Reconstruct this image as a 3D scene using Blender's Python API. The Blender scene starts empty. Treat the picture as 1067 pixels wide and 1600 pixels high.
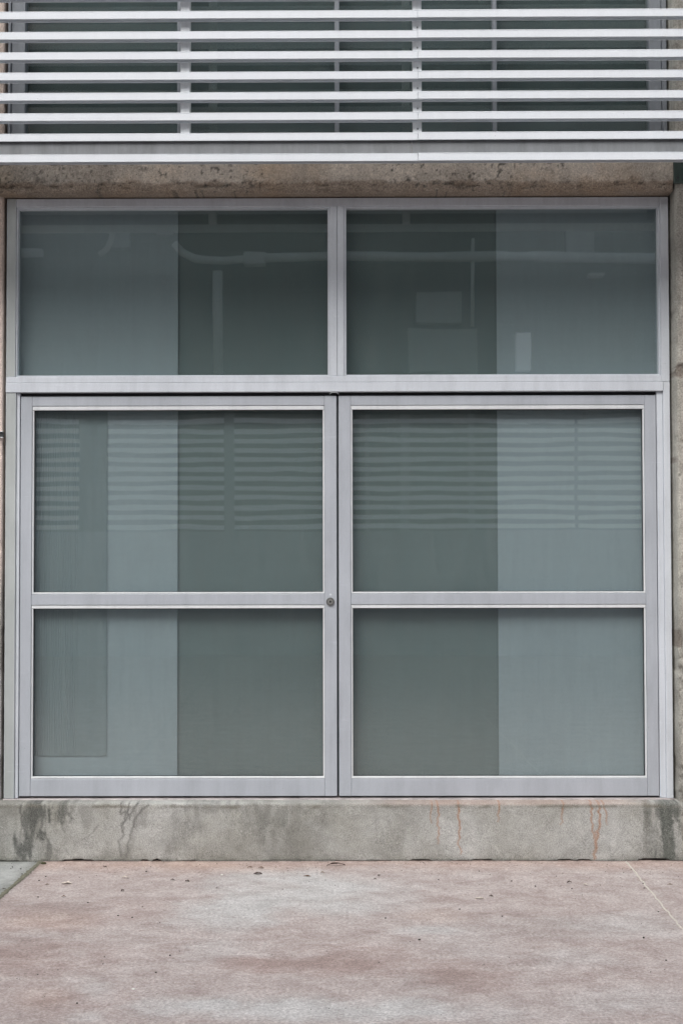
import bpy, bmesh, math, random
import numpy as np
from mathutils import Vector

random.seed(7)
RAD = math.radians
S = bpy.context.scene

# ------------------------------------------------------------------ camera
CAM = np.array([0.0, -7.4159, 1.55])
YAW, PITCH, ROLL, F = 0.0064, 0.0319, -0.0019, 2222.0
fwd = np.array([-math.sin(YAW)*math.cos(PITCH), math.cos(YAW)*math.cos(PITCH), math.sin(PITCH)])
r0 = np.array([math.cos(YAW), math.sin(YAW), 0.0]); u0 = np.cross(r0, fwd)
rgt = r0*math.cos(ROLL) + u0*math.sin(ROLL); upv = np.cross(rgt, fwd)
cd = bpy.data.cameras.new('camera'); cam = bpy.data.objects.new('camera', cd)
S.collection.objects.link(cam); S.camera = cam
cd.sensor_fit = 'VERTICAL'; cd.sensor_height = 36.0; cd.lens = 36.0*F/1600.0
cd.clip_start = 0.05; cd.clip_end = 2000
from mathutils import Matrix
M = Matrix(((rgt[0], upv[0], -fwd[0], CAM[0]), (rgt[1], upv[1], -fwd[1], CAM[1]),
            (rgt[2], upv[2], -fwd[2], CAM[2]), (0, 0, 0, 1)))
cam.matrix_world = M

# ------------------------------------------------------------------ sky, sun, exposure
SUN_EL, SUN_AZ = RAD(47), RAD(200)      # azimuth measured so that the sun stands behind the viewer
W = bpy.data.worlds.new('World'); S.world = W; W.use_nodes = True
wn = W.node_tree; wn.nodes.clear()
sky = wn.nodes.new('ShaderNodeTexSky'); sky.sky_type = 'NISHITA'; sky.sun_disc = False
sky.sun_elevation = SUN_EL; sky.sun_rotation = SUN_AZ
sky.air_density = 1.0; sky.dust_density = 4.0; sky.ozone_density = 1.0
hs = wn.nodes.new('ShaderNodeHueSaturation'); hs.inputs['Saturation'].default_value = 0.42
bg = wn.nodes.new('ShaderNodeBackground'); bg.inputs['Strength'].default_value = 0.15
wo = wn.nodes.new('ShaderNodeOutputWorld')
wn.links.new(sky.outputs[0], hs.inputs['Color']); wn.links.new(hs.outputs[0], bg.inputs['Color'])
wn.links.new(bg.outputs[0], wo.inputs['Surface'])
sl = bpy.data.lights.new('sun', 'SUN'); sl.energy = 0.95; sl.angle = RAD(50); sl.color = (1.0, 1.0, 0.99)
so = bpy.data.objects.new('sun', sl); S.collection.objects.link(so)
# nishita: rotation 0 = +Y, turning clockwise seen from above
sd = Vector((math.sin(SUN_AZ)*math.cos(SUN_EL), math.cos(SUN_AZ)*math.cos(SUN_EL), math.sin(SUN_EL)))
so.rotation_euler = sd.to_track_quat('Z', 'Y').to_euler()
S.view_settings.view_transform = 'Standard'; S.view_settings.look = 'None'
S.view_settings.exposure = 0.64; S.view_settings.gamma = 1.0
S.cycles.max_bounces = 10; S.cycles.transparent_max_bounces = 16

# ------------------------------------------------------------------ measuring helpers
def ray(px, py):
    return fwd + rgt*((px-533.5)/F) - upv*((py-800.0)/F)
def at(px, py, Y=0.0):                 # point of the upright plane y = Y
    d = ray(px, py); t = (Y-CAM[1])/d[1]; p = CAM + d*t; return p[0], p[2]
def gp(px, py, z=0.0):                 # point of the level plane at height z
    d = ray(px, py); t = (z-CAM[2])/d[2]; p = CAM + d*t; return p[0], p[1]
def X(px, py, Y=0.0): return at(px, py, Y)[0]
def Z(py, Y=0.0, px=533): return at(px, py, Y)[1]

# ------------------------------------------------------------------ mesh helpers
def link(o, parent=None):
    S.collection.objects.link(o)
    if parent is not None: o.parent = parent
    return o
def tag(o, label=None, cat=None, group=None, kind=None):
    if label: o['label'] = label
    if cat: o['category'] = cat
    if group: o['group'] = group
    if kind: o['kind'] = kind
    return o
def empty(name, loc, parent=None):
    o = bpy.data.objects.new(name, None); o.empty_display_size = .2; o.location = loc
    return link(o, parent)

class MB:
    """collects shapes and links them as one mesh object"""
    def __init__(s): s.bm = bmesh.new()
    def box(s, x0, x1, y0, y1, z0, z1, bev=0.0, mi=0, seg=1):
        if x0 > x1: x0, x1 = x1, x0
        if y0 > y1: y0, y1 = y1, y0
        if z0 > z1: z0, z1 = z1, z0
        r = bmesh.ops.create_cube(s.bm, size=1.0); vs = r['verts']
        for v in vs:
            v.co = Vector((x0 if v.co.x < 0 else x1, y0 if v.co.y < 0 else y1, z0 if v.co.z < 0 else z1))
        fs = set(f for v in vs for f in v.link_faces)
        for f in fs: f.material_index = mi
        if bev > 0:
            es = list(set(e for f in fs for e in f.edges))
            bmesh.ops.bevel(s.bm, geom=es, offset=bev, segments=seg, profile=.6, affect='EDGES')
        return s
    def tube(s, pts, r, n=12, mi=0, cap=True, smooth=True):
        pts = [Vector(p) for p in pts]; rings = []
        for i, p in enumerate(pts):
            d = (pts[min(i+1, len(pts)-1)]-pts[max(i-1, 0)]).normalized()
            a = d.orthogonal().normalized() if i == 0 else (a - d*a.dot(d)).normalized()
            b = d.cross(a); rr = r[i] if isinstance(r, (list, tuple)) else r
            rings.append([s.bm.verts.new(p + (a*math.cos(2*math.pi*k/n)+b*math.sin(2*math.pi*k/n))*rr) for k in range(n)])
        for i in range(len(rings)-1):
            for k in range(n):
                f = s.bm.faces.new((rings[i][k], rings[i][(k+1) % n], rings[i+1][(k+1) % n], rings[i+1][k])); f.material_index = mi; f.smooth = smooth
        if cap:
            f = s.bm.faces.new(list(reversed(rings[0]))); f.material_index = mi
            f = s.bm.faces.new(rings[-1]); f.material_index = mi
        return s
    def build(s, name, mats, parent=None, loc=None):
        bmesh.ops.recalc_face_normals(s.bm, faces=s.bm.faces)
        me = bpy.data.meshes.new(name); s.bm.to_mesh(me); s.bm.free()
        for m in (mats if isinstance(mats, (list, tuple)) else [mats]): me.materials.append(m)
        o = bpy.data.objects.new(name, me)
        if loc is not None:
            me.transform(Matrix.Translation(-Vector(loc))); o.location = loc
        return link(o, parent)

def vnoise(x, y, seed=0):
    """smooth value noise, arrays in, 0..1 out"""
    xi = np.floor(x).astype(np.int64); yi = np.floor(y).astype(np.int64)
    fx = x-xi; fy = y-yi; fx = fx*fx*(3-2*fx); fy = fy*fy*(3-2*fy)
    def h(a, b):
        n = (a*374761393 + b*668265263 + seed*1442695041) & 0xffffffff
        n = ((n ^ (n >> 13))*1274126177) & 0xffffffff
        n = ((n ^ (n >> 16))*2246822519) & 0xffffffff
        return ((n ^ (n >> 15)) & 0xffffff)/float(0xffffff)
    return (h(xi, yi)*(1-fx)+h(xi+1, yi)*fx)*(1-fy) + (h(xi, yi+1)*(1-fx)+h(xi+1, yi+1)*fx)*fy
def fbm(x, y, seed=0, o=4):
    t = 0; a = .5; s = 0
    for i in range(o):
        t = t + a*vnoise(x*2**i, y*2**i, seed+i*17); s += a; a *= .55
    return t/s
def sstep(a, b, x):
    t = np.clip((x-a)/(b-a), 0, 1); return t*t*(3-2*t)

def resample(poly, step):
    out = []
    for a, b in zip(poly[:-1], poly[1:]):
        a = np.array(a, float); b = np.array(b, float); n = max(1, int(round(np.linalg.norm(b-a)/step)))
        for i in range(n): out.append(a+(b-a)*i/n)
    out.append(np.array(poly[-1], float)); return np.array(out)

def sheet(name, P, mat, parent=None, paint=None, smooth=True):
    """P: (rows, cols, 3) grid of points; paint: (rows, cols, 4) colour + mask"""
    R_, C_ = P.shape[:2]; me = bpy.data.meshes.new(name)
    idx = np.arange(R_*C_).reshape(R_, C_)
    q = np.stack([idx[:-1, :-1], idx[:-1, 1:], idx[1:, 1:], idx[1:, :-1]], -1).reshape(-1, 4)
    me.vertices.add(R_*C_); me.vertices.foreach_set('co', P.reshape(-1).astype(np.float32))
    me.loops.add(q.size); me.loops.foreach_set('vertex_index', q.reshape(-1).astype(np.int32))
    me.polygons.add(len(q)); me.polygons.foreach_set('loop_start', (np.arange(len(q))*4).astype(np.int32))
    me.polygons.foreach_set('loop_total', np.full(len(q), 4, np.int32))
    me.update(calc_edges=True); me.validate()
    me.polygons.foreach_set('use_smooth', np.full(len(q), smooth))
    if paint is None: paint = np.zeros((R_, C_, 4))
    ca = me.attributes.new('stain', 'FLOAT_COLOR', 'POINT')
    ca.data.foreach_set('color', paint.reshape(-1).astype(np.float32))
    me.materials.append(mat)
    return link(bpy.data.objects.new(name, me), parent)

class Paint:
    """lays stains over one another: premultiplied 'over'"""
    def __init__(s, A, B): s.A, s.B = A, B; s.c = np.zeros(A.shape+(3,)); s.a = np.zeros(A.shape)
    def over(s, mask, col):
        mask = np.clip(mask, 0, 1); na = mask+s.a*(1-mask)
        col = np.array(col)
        s.c = (col*mask[..., None] + s.c*(s.a*(1-mask))[..., None])/np.maximum(na, 1e-6)[..., None]; s.a = na
    def drip(s, pts, w, col, k=1.0, seed=0):
        """stain along a polyline of (a, b) points"""
        best = np.full(s.A.shape, 9.0); tt = np.zeros(s.A.shape)
        wob = (vnoise(s.B*60, s.A*0+seed, seed)-.5)*.012
        L = len(pts)-1
        for i, (p, q) in enumerate(zip(pts[:-1], pts[1:])):
            dx, dy = q[0]-p[0], q[1]-p[1]; l2 = dx*dx+dy*dy+1e-9
            t = np.clip(((s.A+wob-p[0])*dx+(s.B-p[1])*dy)/l2, 0, 1)
            d = np.hypot(s.A+wob-p[0]-t*dx, s.B-p[1]-t*dy)
            m = d < best; tt = np.where(m, (i+t)/L, tt); best = np.where(m, d, best)
        m = np.exp(-(best/w)**2)*(1-.45*tt)*(.65+.5*fbm(s.A*90, s.B*40, seed+5, 2))
        s.over(m*k, col)
    def blob(s, a, b, ra, rb, col, k=1.0, seed=0, rough=1.0, fa=9, fb=9):
        d = np.hypot((s.A-a)/ra, (s.B-b)/rb)*.8 + (fbm(s.A*fa*3.2, s.B*fb*1.3, seed, 5)-.5)*2.6*rough + (fbm(s.A*70, s.B*70, seed+3, 3)-.5)*.8
        s.over(sstep(1.15, .25, d)*k, col)
    def get(s): return np.concatenate([s.c, s.a[..., None]], -1)

# ------------------------------------------------------------------ materials
def mat(name):
    m = bpy.data.materials.new(name); m.use_nodes = True; nt = m.node_tree; nt.nodes.clear()
    out = nt.nodes.new('ShaderNodeOutputMaterial'); b = nt.nodes.new('ShaderNodeBsdfPrincipled')
    nt.links.new(b.outputs[0], out.inputs[0]); return m, nt, b, out
def N(nt, t, **k):
    n = nt.nodes.new(t)
    for a, v in k.items():
        if a.startswith('i_'): n.inputs[a[2:].replace('_', ' ')].default_value = v
        else: setattr(n, a, v)
    return n
def ramp(nt, src, stops):
    r = nt.nodes.new('ShaderNodeValToRGB'); e = r.color_ramp.elements
    while len(e) < len(stops): e.new(.5)
    for el, (p, c) in zip(e, stops):
        el.position = p; el.color = (c, c, c, 1) if isinstance(c, (int, float)) else (*c, 1)
    nt.links.new(src, r.inputs[0]); return r
def mix(nt, fac, a, b, mode='MIX'):
    m = nt.nodes.new('ShaderNodeMix'); m.data_type = 'RGBA'; m.blend_type = mode
    for s_, v in ((0, fac), (6, a), (7, b)):
        if isinstance(v, (int, float)): m.inputs[s_].default_value = v
        elif isinstance(v, tuple): m.inputs[s_].default_value = (*v, 1)
        else: nt.links.new(v, m.inputs[s_])
    return m.outputs[2]
def noise(nt, vec, scale, detail=4, rough=.55, dist=0.0):
    n = N(nt, 'ShaderNodeTexNoise'); n.inputs['Scale'].default_value = scale; n.inputs['Detail'].default_value = detail
    n.inputs['Roughness'].default_value = rough; n.inputs['Distortion'].default_value = dist
    nt.links.new(vec, n.inputs['Vector']); return n.outputs['Fac']
def coords(nt, sc=(1, 1, 1)):
    t = N(nt, 'ShaderNodeTexCoord'); mp = N(nt, 'ShaderNodeMapping'); mp.inputs['Scale'].default_value = sc
    nt.links.new(t.outputs['Object'], mp.inputs['Vector']); return mp.outputs[0]

def concrete(name, lo, hi, speck=.35, bump=.5, warm=None, streak=0.0, pits=True, fine=125, blotch=3.0):
    m, nt, b, out = mat(name); v = coords(nt)
    big = noise(nt, v, blotch, 6, .62, .4); mid = noise(nt, v, 22, 5, .65); fin = noise(nt, v, fine, 5, .75)
    c = mix(nt, ramp(nt, big, [(.3, 0.0), (.7, 1.0)]).outputs[0], lo, hi)
    c = mix(nt, .55, c, ramp(nt, mid, [(.25, .55), (.75, 1.0)]).outputs[0], 'MULTIPLY')
    c = mix(nt, speck, c, ramp(nt, fin, [(.34, .12), (.46, .78), (.56, 1.1), (.68, 1.75)]).outputs[0], 'MULTIPLY')
    if warm:
        w = noise(nt, coords(nt, (1.3, 1.3, 1.0)), 2.1, 4, .6)
        c = mix(nt, ramp(nt, w, [(.5, 0.0), (.72, .8)]).outputs[0], c, mix(nt, 1.0, c, warm, 'MULTIPLY'))
    if streak:
        s = noise(nt, coords(nt, (26, 26, 1.2)), 1.0, 4, .6)
        c = mix(nt, streak, c, ramp(nt, s, [(.35, .45), (.6, 1.0)]).outputs[0], 'MULTIPLY')
    hgt = fin
    if pits:
        vo = N(nt, 'ShaderNodeTexVoronoi'); vo.inputs['Scale'].default_value = 55; nt.links.new(v, vo.inputs['Vector'])
        gate = noise(nt, v, 6, 2)
        ad = N(nt, 'ShaderNodeMath', operation='ADD'); nt.links.new(vo.outputs['Distance'], ad.inputs[0])
        g2 = ramp(nt, gate, [(.5, 1.0), (.62, 0.0)]); nt.links.new(g2.outputs[0], ad.inputs[1])
        p = ramp(nt, ad.outputs[0], [(.09, .22), (.16, 1.0)])
        c = mix(nt, 1.0, c, p.outputs[0], 'MULTIPLY')
    at_ = N(nt, 'ShaderNodeAttribute', attribute_name='stain')
    # break the stain edges up with fine grain
    g = N(nt, 'ShaderNodeMath', operation='MULTIPLY'); nt.links.new(at_.outputs['Alpha'], g.inputs[0])
    nt.links.new(ramp(nt, fin, [(.3, 1.0), (.7, .62)]).outputs[0], g.inputs[1])
    st = mix(nt, .5, at_.outputs['Color'], ramp(nt, fin, [(.3, .45), (.7, 1.3)]).outputs[0], 'MULTIPLY')
    c = mix(nt, g.outputs[0], c, st)
    nt.links.new(c, b.inputs['Base Color']); b.inputs['Roughness'].default_value = .93
    b.inputs['Specular IOR Level'].default_value = .25
    bp = N(nt, 'ShaderNodeBump'); bp.inputs['Strength'].default_value = bump; bp.inputs['Distance'].default_value = .004
    hh = N(nt, 'ShaderNodeMath', operation='ADD'); nt.links.new(fin, hh.inputs[0]); nt.links.new(mid, hh.inputs[1])
    nt.links.new(hh.outputs[0], bp.inputs['Height']); nt.links.new(bp.outputs[0], b.inputs['Normal'])
    return m

M_PLINTH = concrete('plinth_concrete', (.35, .345, .305), (.55, .55, .53), .55, .6, pits=False, fine=190, blotch=2.6)
M_PIER = concrete('pier_concrete', (.42, .40, .35), (.66, .635, .575), .5, .8, streak=.5, blotch=4)
M_PIERL = concrete('pink_render', (.84, .71, .63), (.92, .80, .72), .3, .5, streak=.25, blotch=3)
M_LINTEL = concrete('lintel_concrete', (.56, .49, .41), (.80, .72, .62), .5, .9, warm=(1.0, .84, .68), streak=.3, blotch=5)
M_WALL = concrete('wall_concrete', (.30, .29, .26), (.40, .385, .35), .4, .5)
M_GREYPAVE = concrete('grey_paving', (.36, .375, .36), (.48, .49, .475), .3, .4, pits=False)
M_GROUND = concrete('street_concrete', (.42, .39, .37), (.54, .50, .48), .3, .3, pits=False, fine=120)

def pink_ground():
    m, nt, b, out = mat('pink_washed_concrete'); v = coords(nt)
    big = noise(nt, coords(nt, (1.0, 1.5, 1)), 1.15, 5, .62, .5)
    mid = noise(nt, coords(nt, (1, 1.25, 1)), 6.5, 5, .66, .4); sm = noise(nt, v, 38, 4, .7); fin = noise(nt, v, 85, 6, .82)
    at_ = N(nt, 'ShaderNodeAttribute', attribute_name='stain')
    # stain.r drives grey wash (0 pink .. 1 grey), .g darkness, .b ochre
    sep = N(nt, 'ShaderNodeSeparateColor'); nt.links.new(at_.outputs['Color'], sep.inputs[0])
    a = N(nt, 'ShaderNodeMath', operation='MULTIPLY_ADD'); nt.links.new(mid, a.inputs[0]); a.inputs[1].default_value = 1.0; nt.links.new(sep.outputs[0], a.inputs[2])
    a2 = N(nt, 'ShaderNodeMath', operation='MULTIPLY_ADD'); nt.links.new(sm, a2.inputs[0]); a2.inputs[1].default_value = .55; nt.links.new(a.outputs[0], a2.inputs[2])
    a3 = N(nt, 'ShaderNodeMath', operation='MULTIPLY_ADD'); nt.links.new(big, a3.inputs[0]); a3.inputs[1].default_value = .5; nt.links.new(a2.outputs[0], a3.inputs[2])
    grey = ramp(nt, a3.outputs[0], [(.78, 0.0), (1.0, .55), (1.0, .8)])
    k = N(nt, 'ShaderNodeMapRange'); k.inputs[1].default_value = .72; k.inputs[2].default_value = 1.85; k.inputs[3].default_value = 0; k.inputs[4].default_value = 1; nt.links.new(a3.outputs[0], k.inputs[0])
    c = mix(nt, k.outputs[0], (.42, .325, .298), (.535, .52, .508))
    c = mix(nt, sep.outputs[2], c, (.56, .42, .34))
    c = mix(nt, .6, c, ramp(nt, mid, [(.30, .66), (.70, 1.16)]).outputs[0], 'MULTIPLY')
    c = mix(nt, .6, c, ramp(nt, sm, [(.25, .68), (.75, 1.2)]).outputs[0], 'MULTIPLY')
    c = mix(nt, .60, c, ramp(nt, fin, [(.36, .25), (.46, .80), (.53, 1.0), (.60, 1.4), (.68, 1.9)]).outputs[0], 'MULTIPLY')
    inv = N(nt, 'ShaderNodeMath', operation='SUBTRACT'); inv.inputs[0].default_value = 1.0; nt.links.new(sep.outputs[1], inv.inputs[1])
    cc = N(nt, 'ShaderNodeCombineColor')
    for i in range(3): nt.links.new(inv.outputs[0], cc.inputs[i])
    c = mix(nt, 1.0, c, cc.outputs[0], 'MULTIPLY')
    nt.links.new(c, b.inputs['Base Color']); b.inputs['Roughness'].default_value = .85; b.inputs['Specular IOR Level'].default_value = .3
    bp = N(nt, 'ShaderNodeBump'); bp.inputs['Strength'].default_value = .45; bp.inputs['Distance'].default_value = .003
    nt.links.new(fin, bp.inputs['Height']); nt.links.new(bp.outputs[0], b.inputs['Normal'])
    return m
M_PINK = pink_ground()

def metal(name, col, rough=.45, metallic=.25, dirt=.12, var=.12, spec=.5):
    m, nt, b, out = mat(name)
    a = noise(nt, coords(nt, (1, 1, 1)), 2.5, 4, .6); s = noise(nt, coords(nt, (30, 30, 1.5)), 1.0, 3, .6); f = noise(nt, coords(nt), 160, 2, .6)
    dk = tuple(x*.72 for x in col)
    c = mix(nt, ramp(nt, a, [(.3, var*2), (.7, 0.0)]).outputs[0], col, dk)
    c = mix(nt, dirt, c, ramp(nt, s, [(.35, .6), (.6, 1.0)]).outputs[0], 'MULTIPLY')
    sc_ = noise(nt, coords(nt, (3, 3, 60)), 1.0, 5, .75); gt = noise(nt, coords(nt), 5.0, 3)
    sg = N(nt, 'ShaderNodeMath', operation='MULTIPLY'); nt.links.new(ramp(nt, sc_, [(.60, 0.0), (.66, .5)]).outputs[0], sg.inputs[0]); nt.links.new(ramp(nt, gt, [(.5, 0.0), (.62, 1.0)]).outputs[0], sg.inputs[1])
    c = mix(nt, sg.outputs[0], c, tuple(min(1, x*1.25) for x in col))
    gm = noise(nt, coords(nt, (7, 7, 2.2)), 1.3, 6, .7)
    c = mix(nt, dirt*1.6, c, ramp(nt, gm, [(.46, 1.0), (.68, .45)]).outputs[0], 'MULTIPLY')
    c = mix(nt, .08, c, ramp(nt, f, [(.4, .5), (.6, 1.1)]).outputs[0], 'MULTIPLY')
    at_ = N(nt, 'ShaderNodeTexVoronoi'); at_.inputs['Scale'].default_value = 14; nt.links.new(coords(nt), at_.inputs['Vector'])
    c = mix(nt, 1.0, c, ramp(nt, at_.outputs['Distance'], [(.018, .55), (.03, 1.0)]).outputs[0], 'MULTIPLY')
    nt.links.new(c, b.inputs['Base Color']); b.inputs['Metallic'].default_value = metallic
    rr = ramp(nt, a, [(.3, rough-.06), (.7, rough+.1)]); nt.links.new(rr.outputs[0], b.inputs['Roughness'])
    b.inputs['Specular IOR Level'].default_value = spec
    bp = N(nt, 'ShaderNodeBump'); bp.inputs['Strength'].default_value = .06; bp.inputs['Distance'].default_value = .002
    nt.links.new(a, bp.inputs['Height']); nt.links.new(bp.outputs[0], b.inputs['Normal'])
    return m
M_ALU = metal('anodised_aluminium', (.675, .715, .765), .42, .12)
M_ALUJ = metal('dimmed_left_jamb_aluminium', (.45, .48, .475), .5, .12)  # darker copy of the frame aluminium; dimmer left-side reflections put into its colour
M_DOOR = metal('door_aluminium', (.47, .50, .545), .42, .15)
M_BEAD = metal('bright_glazing_bead', (.76, .785, .80), .38, .1)
M_WHITE = metal('white_powder_coat', (.65, .685, .72), .5, 0.0, .05, .05)
M_POST = metal('pale_grey_post', (.80, .82, .84), .5, .0, .2)
M_UPF = metal('dark_grey_upper_frame', (.22, .24, .265), .5, .1, .2)  # upper window frame, a darker grey than the door frame
M_CHAN = metal('grey_channel', (.20, .212, .222), .5, .1, .3)
M_GREEN = metal('green_painted_steel', (.055, .085, .075), .55, 0.0, .4)
M_DARKM = metal('dark_metal', (.05, .052, .055), .5, .3)
M_STEEL = metal('brushed_steel', (.17, .175, .17), .35, .5)
M_PLUG = metal('dark_lock_plug', (.30, .30, .29), .4, .4)

def plain(name, col, rough=.8, nz=.25, sc=8, bumpy=0.0):
    m, nt, b, out = mat(name); a = noise(nt, coords(nt), sc, 5, .6)
    c = mix(nt, nz, col, ramp(nt, a, [(.3, .45), (.7, 1.15)]).outputs[0], 'MULTIPLY')
    nt.links.new(c, b.inputs['Base Color']); b.inputs['Roughness'].default_value = rough
    if bumpy:
        bp = N(nt, 'ShaderNodeBump'); bp.inputs['Strength'].default_value = bumpy; bp.inputs['Distance'].default_value = .003
        nt.links.new(a, bp.inputs['Height']); nt.links.new(bp.outputs[0], b.inputs['Normal'])
    return m
def board(name, col):
    """woven screen cloth: fine weave plus faint vertical and horizontal unevenness"""
    m, nt, b, out = mat(name)
    v1 = noise(nt, coords(nt, (60, 60, 1.5)), 1.0, 3, .6); h1 = noise(nt, coords(nt, (2, 2, 90)), 1.0, 3, .6)
    w = noise(nt, coords(nt, (1, 1, 1)), 420, 1, .5); big = noise(nt, coords(nt), 1.4, 3, .5)
    c = mix(nt, .05, col, ramp(nt, v1, [(.3, .5), (.7, 1.3)]).outputs[0], 'MULTIPLY')
    c = mix(nt, .05, c, ramp(nt, h1, [(.3, .5), (.7, 1.3)]).outputs[0], 'MULTIPLY')
    c = mix(nt, .16, c, ramp(nt, w, [(.35, .5), (.65, 1.3)]).outputs[0], 'MULTIPLY')
    c = mix(nt, .08, c, ramp(nt, big, [(.3, .5), (.7, 1.3)]).outputs[0], 'MULTIPLY')
    nt.links.new(c, b.inputs['Base Color']); b.inputs['Roughness'].default_value = .9; b.inputs['Specular IOR Level'].default_value = .1
    return m
M_BLIGHT = board('pale_grey_screen', (.328, .366, .400))
M_BDARK = board('dark_grey_screen', (.163, .196, .201))
M_RIB = board('ribbed_sheet_grey', (.235, .27, .29))
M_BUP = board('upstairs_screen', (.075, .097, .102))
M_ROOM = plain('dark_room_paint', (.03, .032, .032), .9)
M_GAP = plain('dark_gasket', (.012, .012, .014), .8)

def glass():
    m, nt, b, out = mat('green_tinted_glass'); nt.nodes.remove(b)
    tr = N(nt, 'ShaderNodeBsdfTransparent'); tr.inputs[0].default_value = (.914, .950, .941, 1)
    gl = N(nt, 'ShaderNodeBsdfGlossy'); gl.inputs['Roughness'].default_value = .012; gl.inputs[0].default_value = (.97, 1, 1, 1)
    df = N(nt, 'ShaderNodeBsdfDiffuse'); df.inputs[0].default_value = (.55, .56, .54, 1)
    fr = N(nt, 'ShaderNodeFresnel'); geo = N(nt, 'ShaderNodeNewGeometry')
    # both faces of the pane behave like the outer one, so light is not trapped inside the slab
    io = N(nt, 'ShaderNodeMapRange'); io.inputs[3].default_value = 1.82; io.inputs[4].default_value = 1/1.82
    nt.links.new(geo.outputs['Backfacing'], io.inputs[0]); nt.links.new(io.outputs[0], fr.inputs['IOR'])
    wv = noise(nt, coords(nt, (1, 1, 1.8)), 1.7, 2, .4); wf = noise(nt, coords(nt), 7, 2, .5)
    bp = N(nt, 'ShaderNodeBump'); bp.inputs['Strength'].default_value = 1.0; bp.inputs['Distance'].default_value = .0003
    ad = N(nt, 'ShaderNodeMath', operation='MULTIPLY_ADD'); nt.links.new(wf, ad.inputs[0]); ad.inputs[1].default_value = .05; nt.links.new(wv, ad.inputs[2])
    nt.links.new(ad.outputs[0], bp.inputs['Height']); nt.links.new(bp.outputs[0], gl.inputs['Normal'])
    m1 = N(nt, 'ShaderNodeMixShader'); nt.links.new(fr.outputs[0], m1.inputs[0]); nt.links.new(tr.outputs[0], m1.inputs[1]); nt.links.new(gl.outputs[0], m1.inputs[2])
    # dust film with little splashes
    dn = noise(nt, coords(nt, (14, 14, 2)), 1.6, 6, .7); vo = N(nt, 'ShaderNodeTexVoronoi'); vo.inputs['Scale'].default_value = 21; nt.links.new(coords(nt), vo.inputs['Vector'])
    sp = ramp(nt, vo.outputs['Distance'], [(.022, .55), (.04, 0.0)]); gate = ramp(nt, noise(nt, coords(nt), 3.0, 2), [(.5, 0.0), (.6, 1.0)])
    ml = N(nt, 'ShaderNodeMath', operation='MULTIPLY'); nt.links.new(sp.outputs[0], ml.inputs[0]); nt.links.new(gate.outputs[0], ml.inputs[1])
    a2 = N(nt, 'ShaderNodeMath', operation='ADD'); nt.links.new(ramp(nt, dn, [(.42, .01), (.72, .035)]).outputs[0], a2.inputs[0]); nt.links.new(ml.outputs[0], a2.inputs[1])
    m2 = N(nt, 'ShaderNodeMixShader'); nt.links.new(a2.outputs[0], m2.inputs[0]); nt.links.new(m1.outputs[0], m2.inputs[1]); nt.links.new(df.outputs[0], m2.inputs[2])
    nt.links.new(m2.outputs[0], out.inputs[0]); return m
M_GLASS = glass()

# ------------------------------------------------------------------ ground
YP = -0.10                                     # front of the plinth
g = MB(); g.box(-150, 150, -150, 150, -.5, -.03)
tag(g.build('ground', M_GROUND), kind='structure')

jx0, jy0 = gp(65, 1348); jx1, jy1 = gp(0, 1405)     # joint between the grey and the pink slab
def left_joint(y): return jx0 + (jx1-jx0)*(y-jy0)/(jy1-jy0)
ys = np.concatenate([np.linspace(.10, -3.6, 280), np.linspace(-3.8, -14.97, 24)])
us = np.linspace(0, 1, 420)
Yg, Ug = np.meshgrid(ys, us, indexing='ij')
XL = left_joint(Yg); XR = 2.6
Xg = XL + (XR-XL)*Ug
# lay the worn patches where they lie on the slab: r grey wash, g darkness, b ochre
r = np.full(Xg.shape, .14); gdk = np.zeros(Xg.shape); och = np.zeros(Xg.shape)
def patch(arr, px, py, rx, ry, k, seed):
    cx, cy = gp(px, py); ax = abs(gp(px+rx, py)[0]-cx); ay = abs(gp(px, py+ry)[1]-cy)
    d = np.hypot((Xg-cx)/ax, (Yg-cy)/ay) + (fbm(Xg*4.5, Yg*4.5, seed, 5)-.5)*1.5
    return np.clip(arr + sstep(1.25, .2, d)*k, -.4, 1)
for i, (px, py, rx, ry, k) in enumerate([(440, 1395, 170, 42, .55), (350, 1430, 110, 36, .5), (500, 1380, 90, 18, .4), (570, 1400, 120, 30, .3),
        (430, 1575, 260, 26, .5), (620, 1580, 260, 24, .42), (150, 1545, 40, 20, .35), (135, 1590, 40, 12, .4), (660, 1453, 60, 8, .45),
        (880, 1500, 130, 26, .22), (1000, 1560, 120, 30, .30), (960, 1445, 110, 24, .26), (330, 1570, 40, 8, .6), (650, 1583, 60, 4, .5), (740, 1470, 90, 30, .15),
        (330, 1480, 60, 30, .25)]):
    r = patch(r, px, py, rx, ry, k, 20+i)
for i, (px, py, rx, ry, k) in enumerate([(40, 1490, 130, 50, -.28), (480, 1507, 140, 16, -.42), (100, 1430, 150, 26, -.2), (700, 1525, 110, 30, -.3), (560, 1490, 90, 25, -.22), (90, 1570, 140, 30, -.15)]):
    r = patch(r, px, py, rx, ry, k, 60+i)
for i, (px, py, rx, ry, k) in enumerate([(500, 1506, 130, 14, .14), (60, 1420, 120, 14, .12), (30, 1480, 90, 30, .13), (850, 1450, 120, 25, .10), (690, 1530, 90, 26, .12), (20, 1590, 120, 30, .10)]):
    gdk = patch(gdk, px, py, rx, ry, k, 80+i)
edge = sstep(-.42, -.12, Yg + (fbm(Xg*5, Yg*5, 7)-.5)*.25)
och = np.clip(edge*.26, 0, 1); r = r - edge*.30
for i, (px, py, rx, ry, k) in enumerate([(60, 1440, 80, 14, .22), (70, 1560, 60, 18, .16), (670, 1430, 60, 12, .18), (280, 1350, 110, 8, .25)]):
    och = patch(och, px, py, rx, ry, k, 95+i)
gdk = np.clip(gdk + sstep(-.135, -.10, Yg)*.35*(fbm(Xg*14, Yg*9, 3) > .42), 0, .8)
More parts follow.
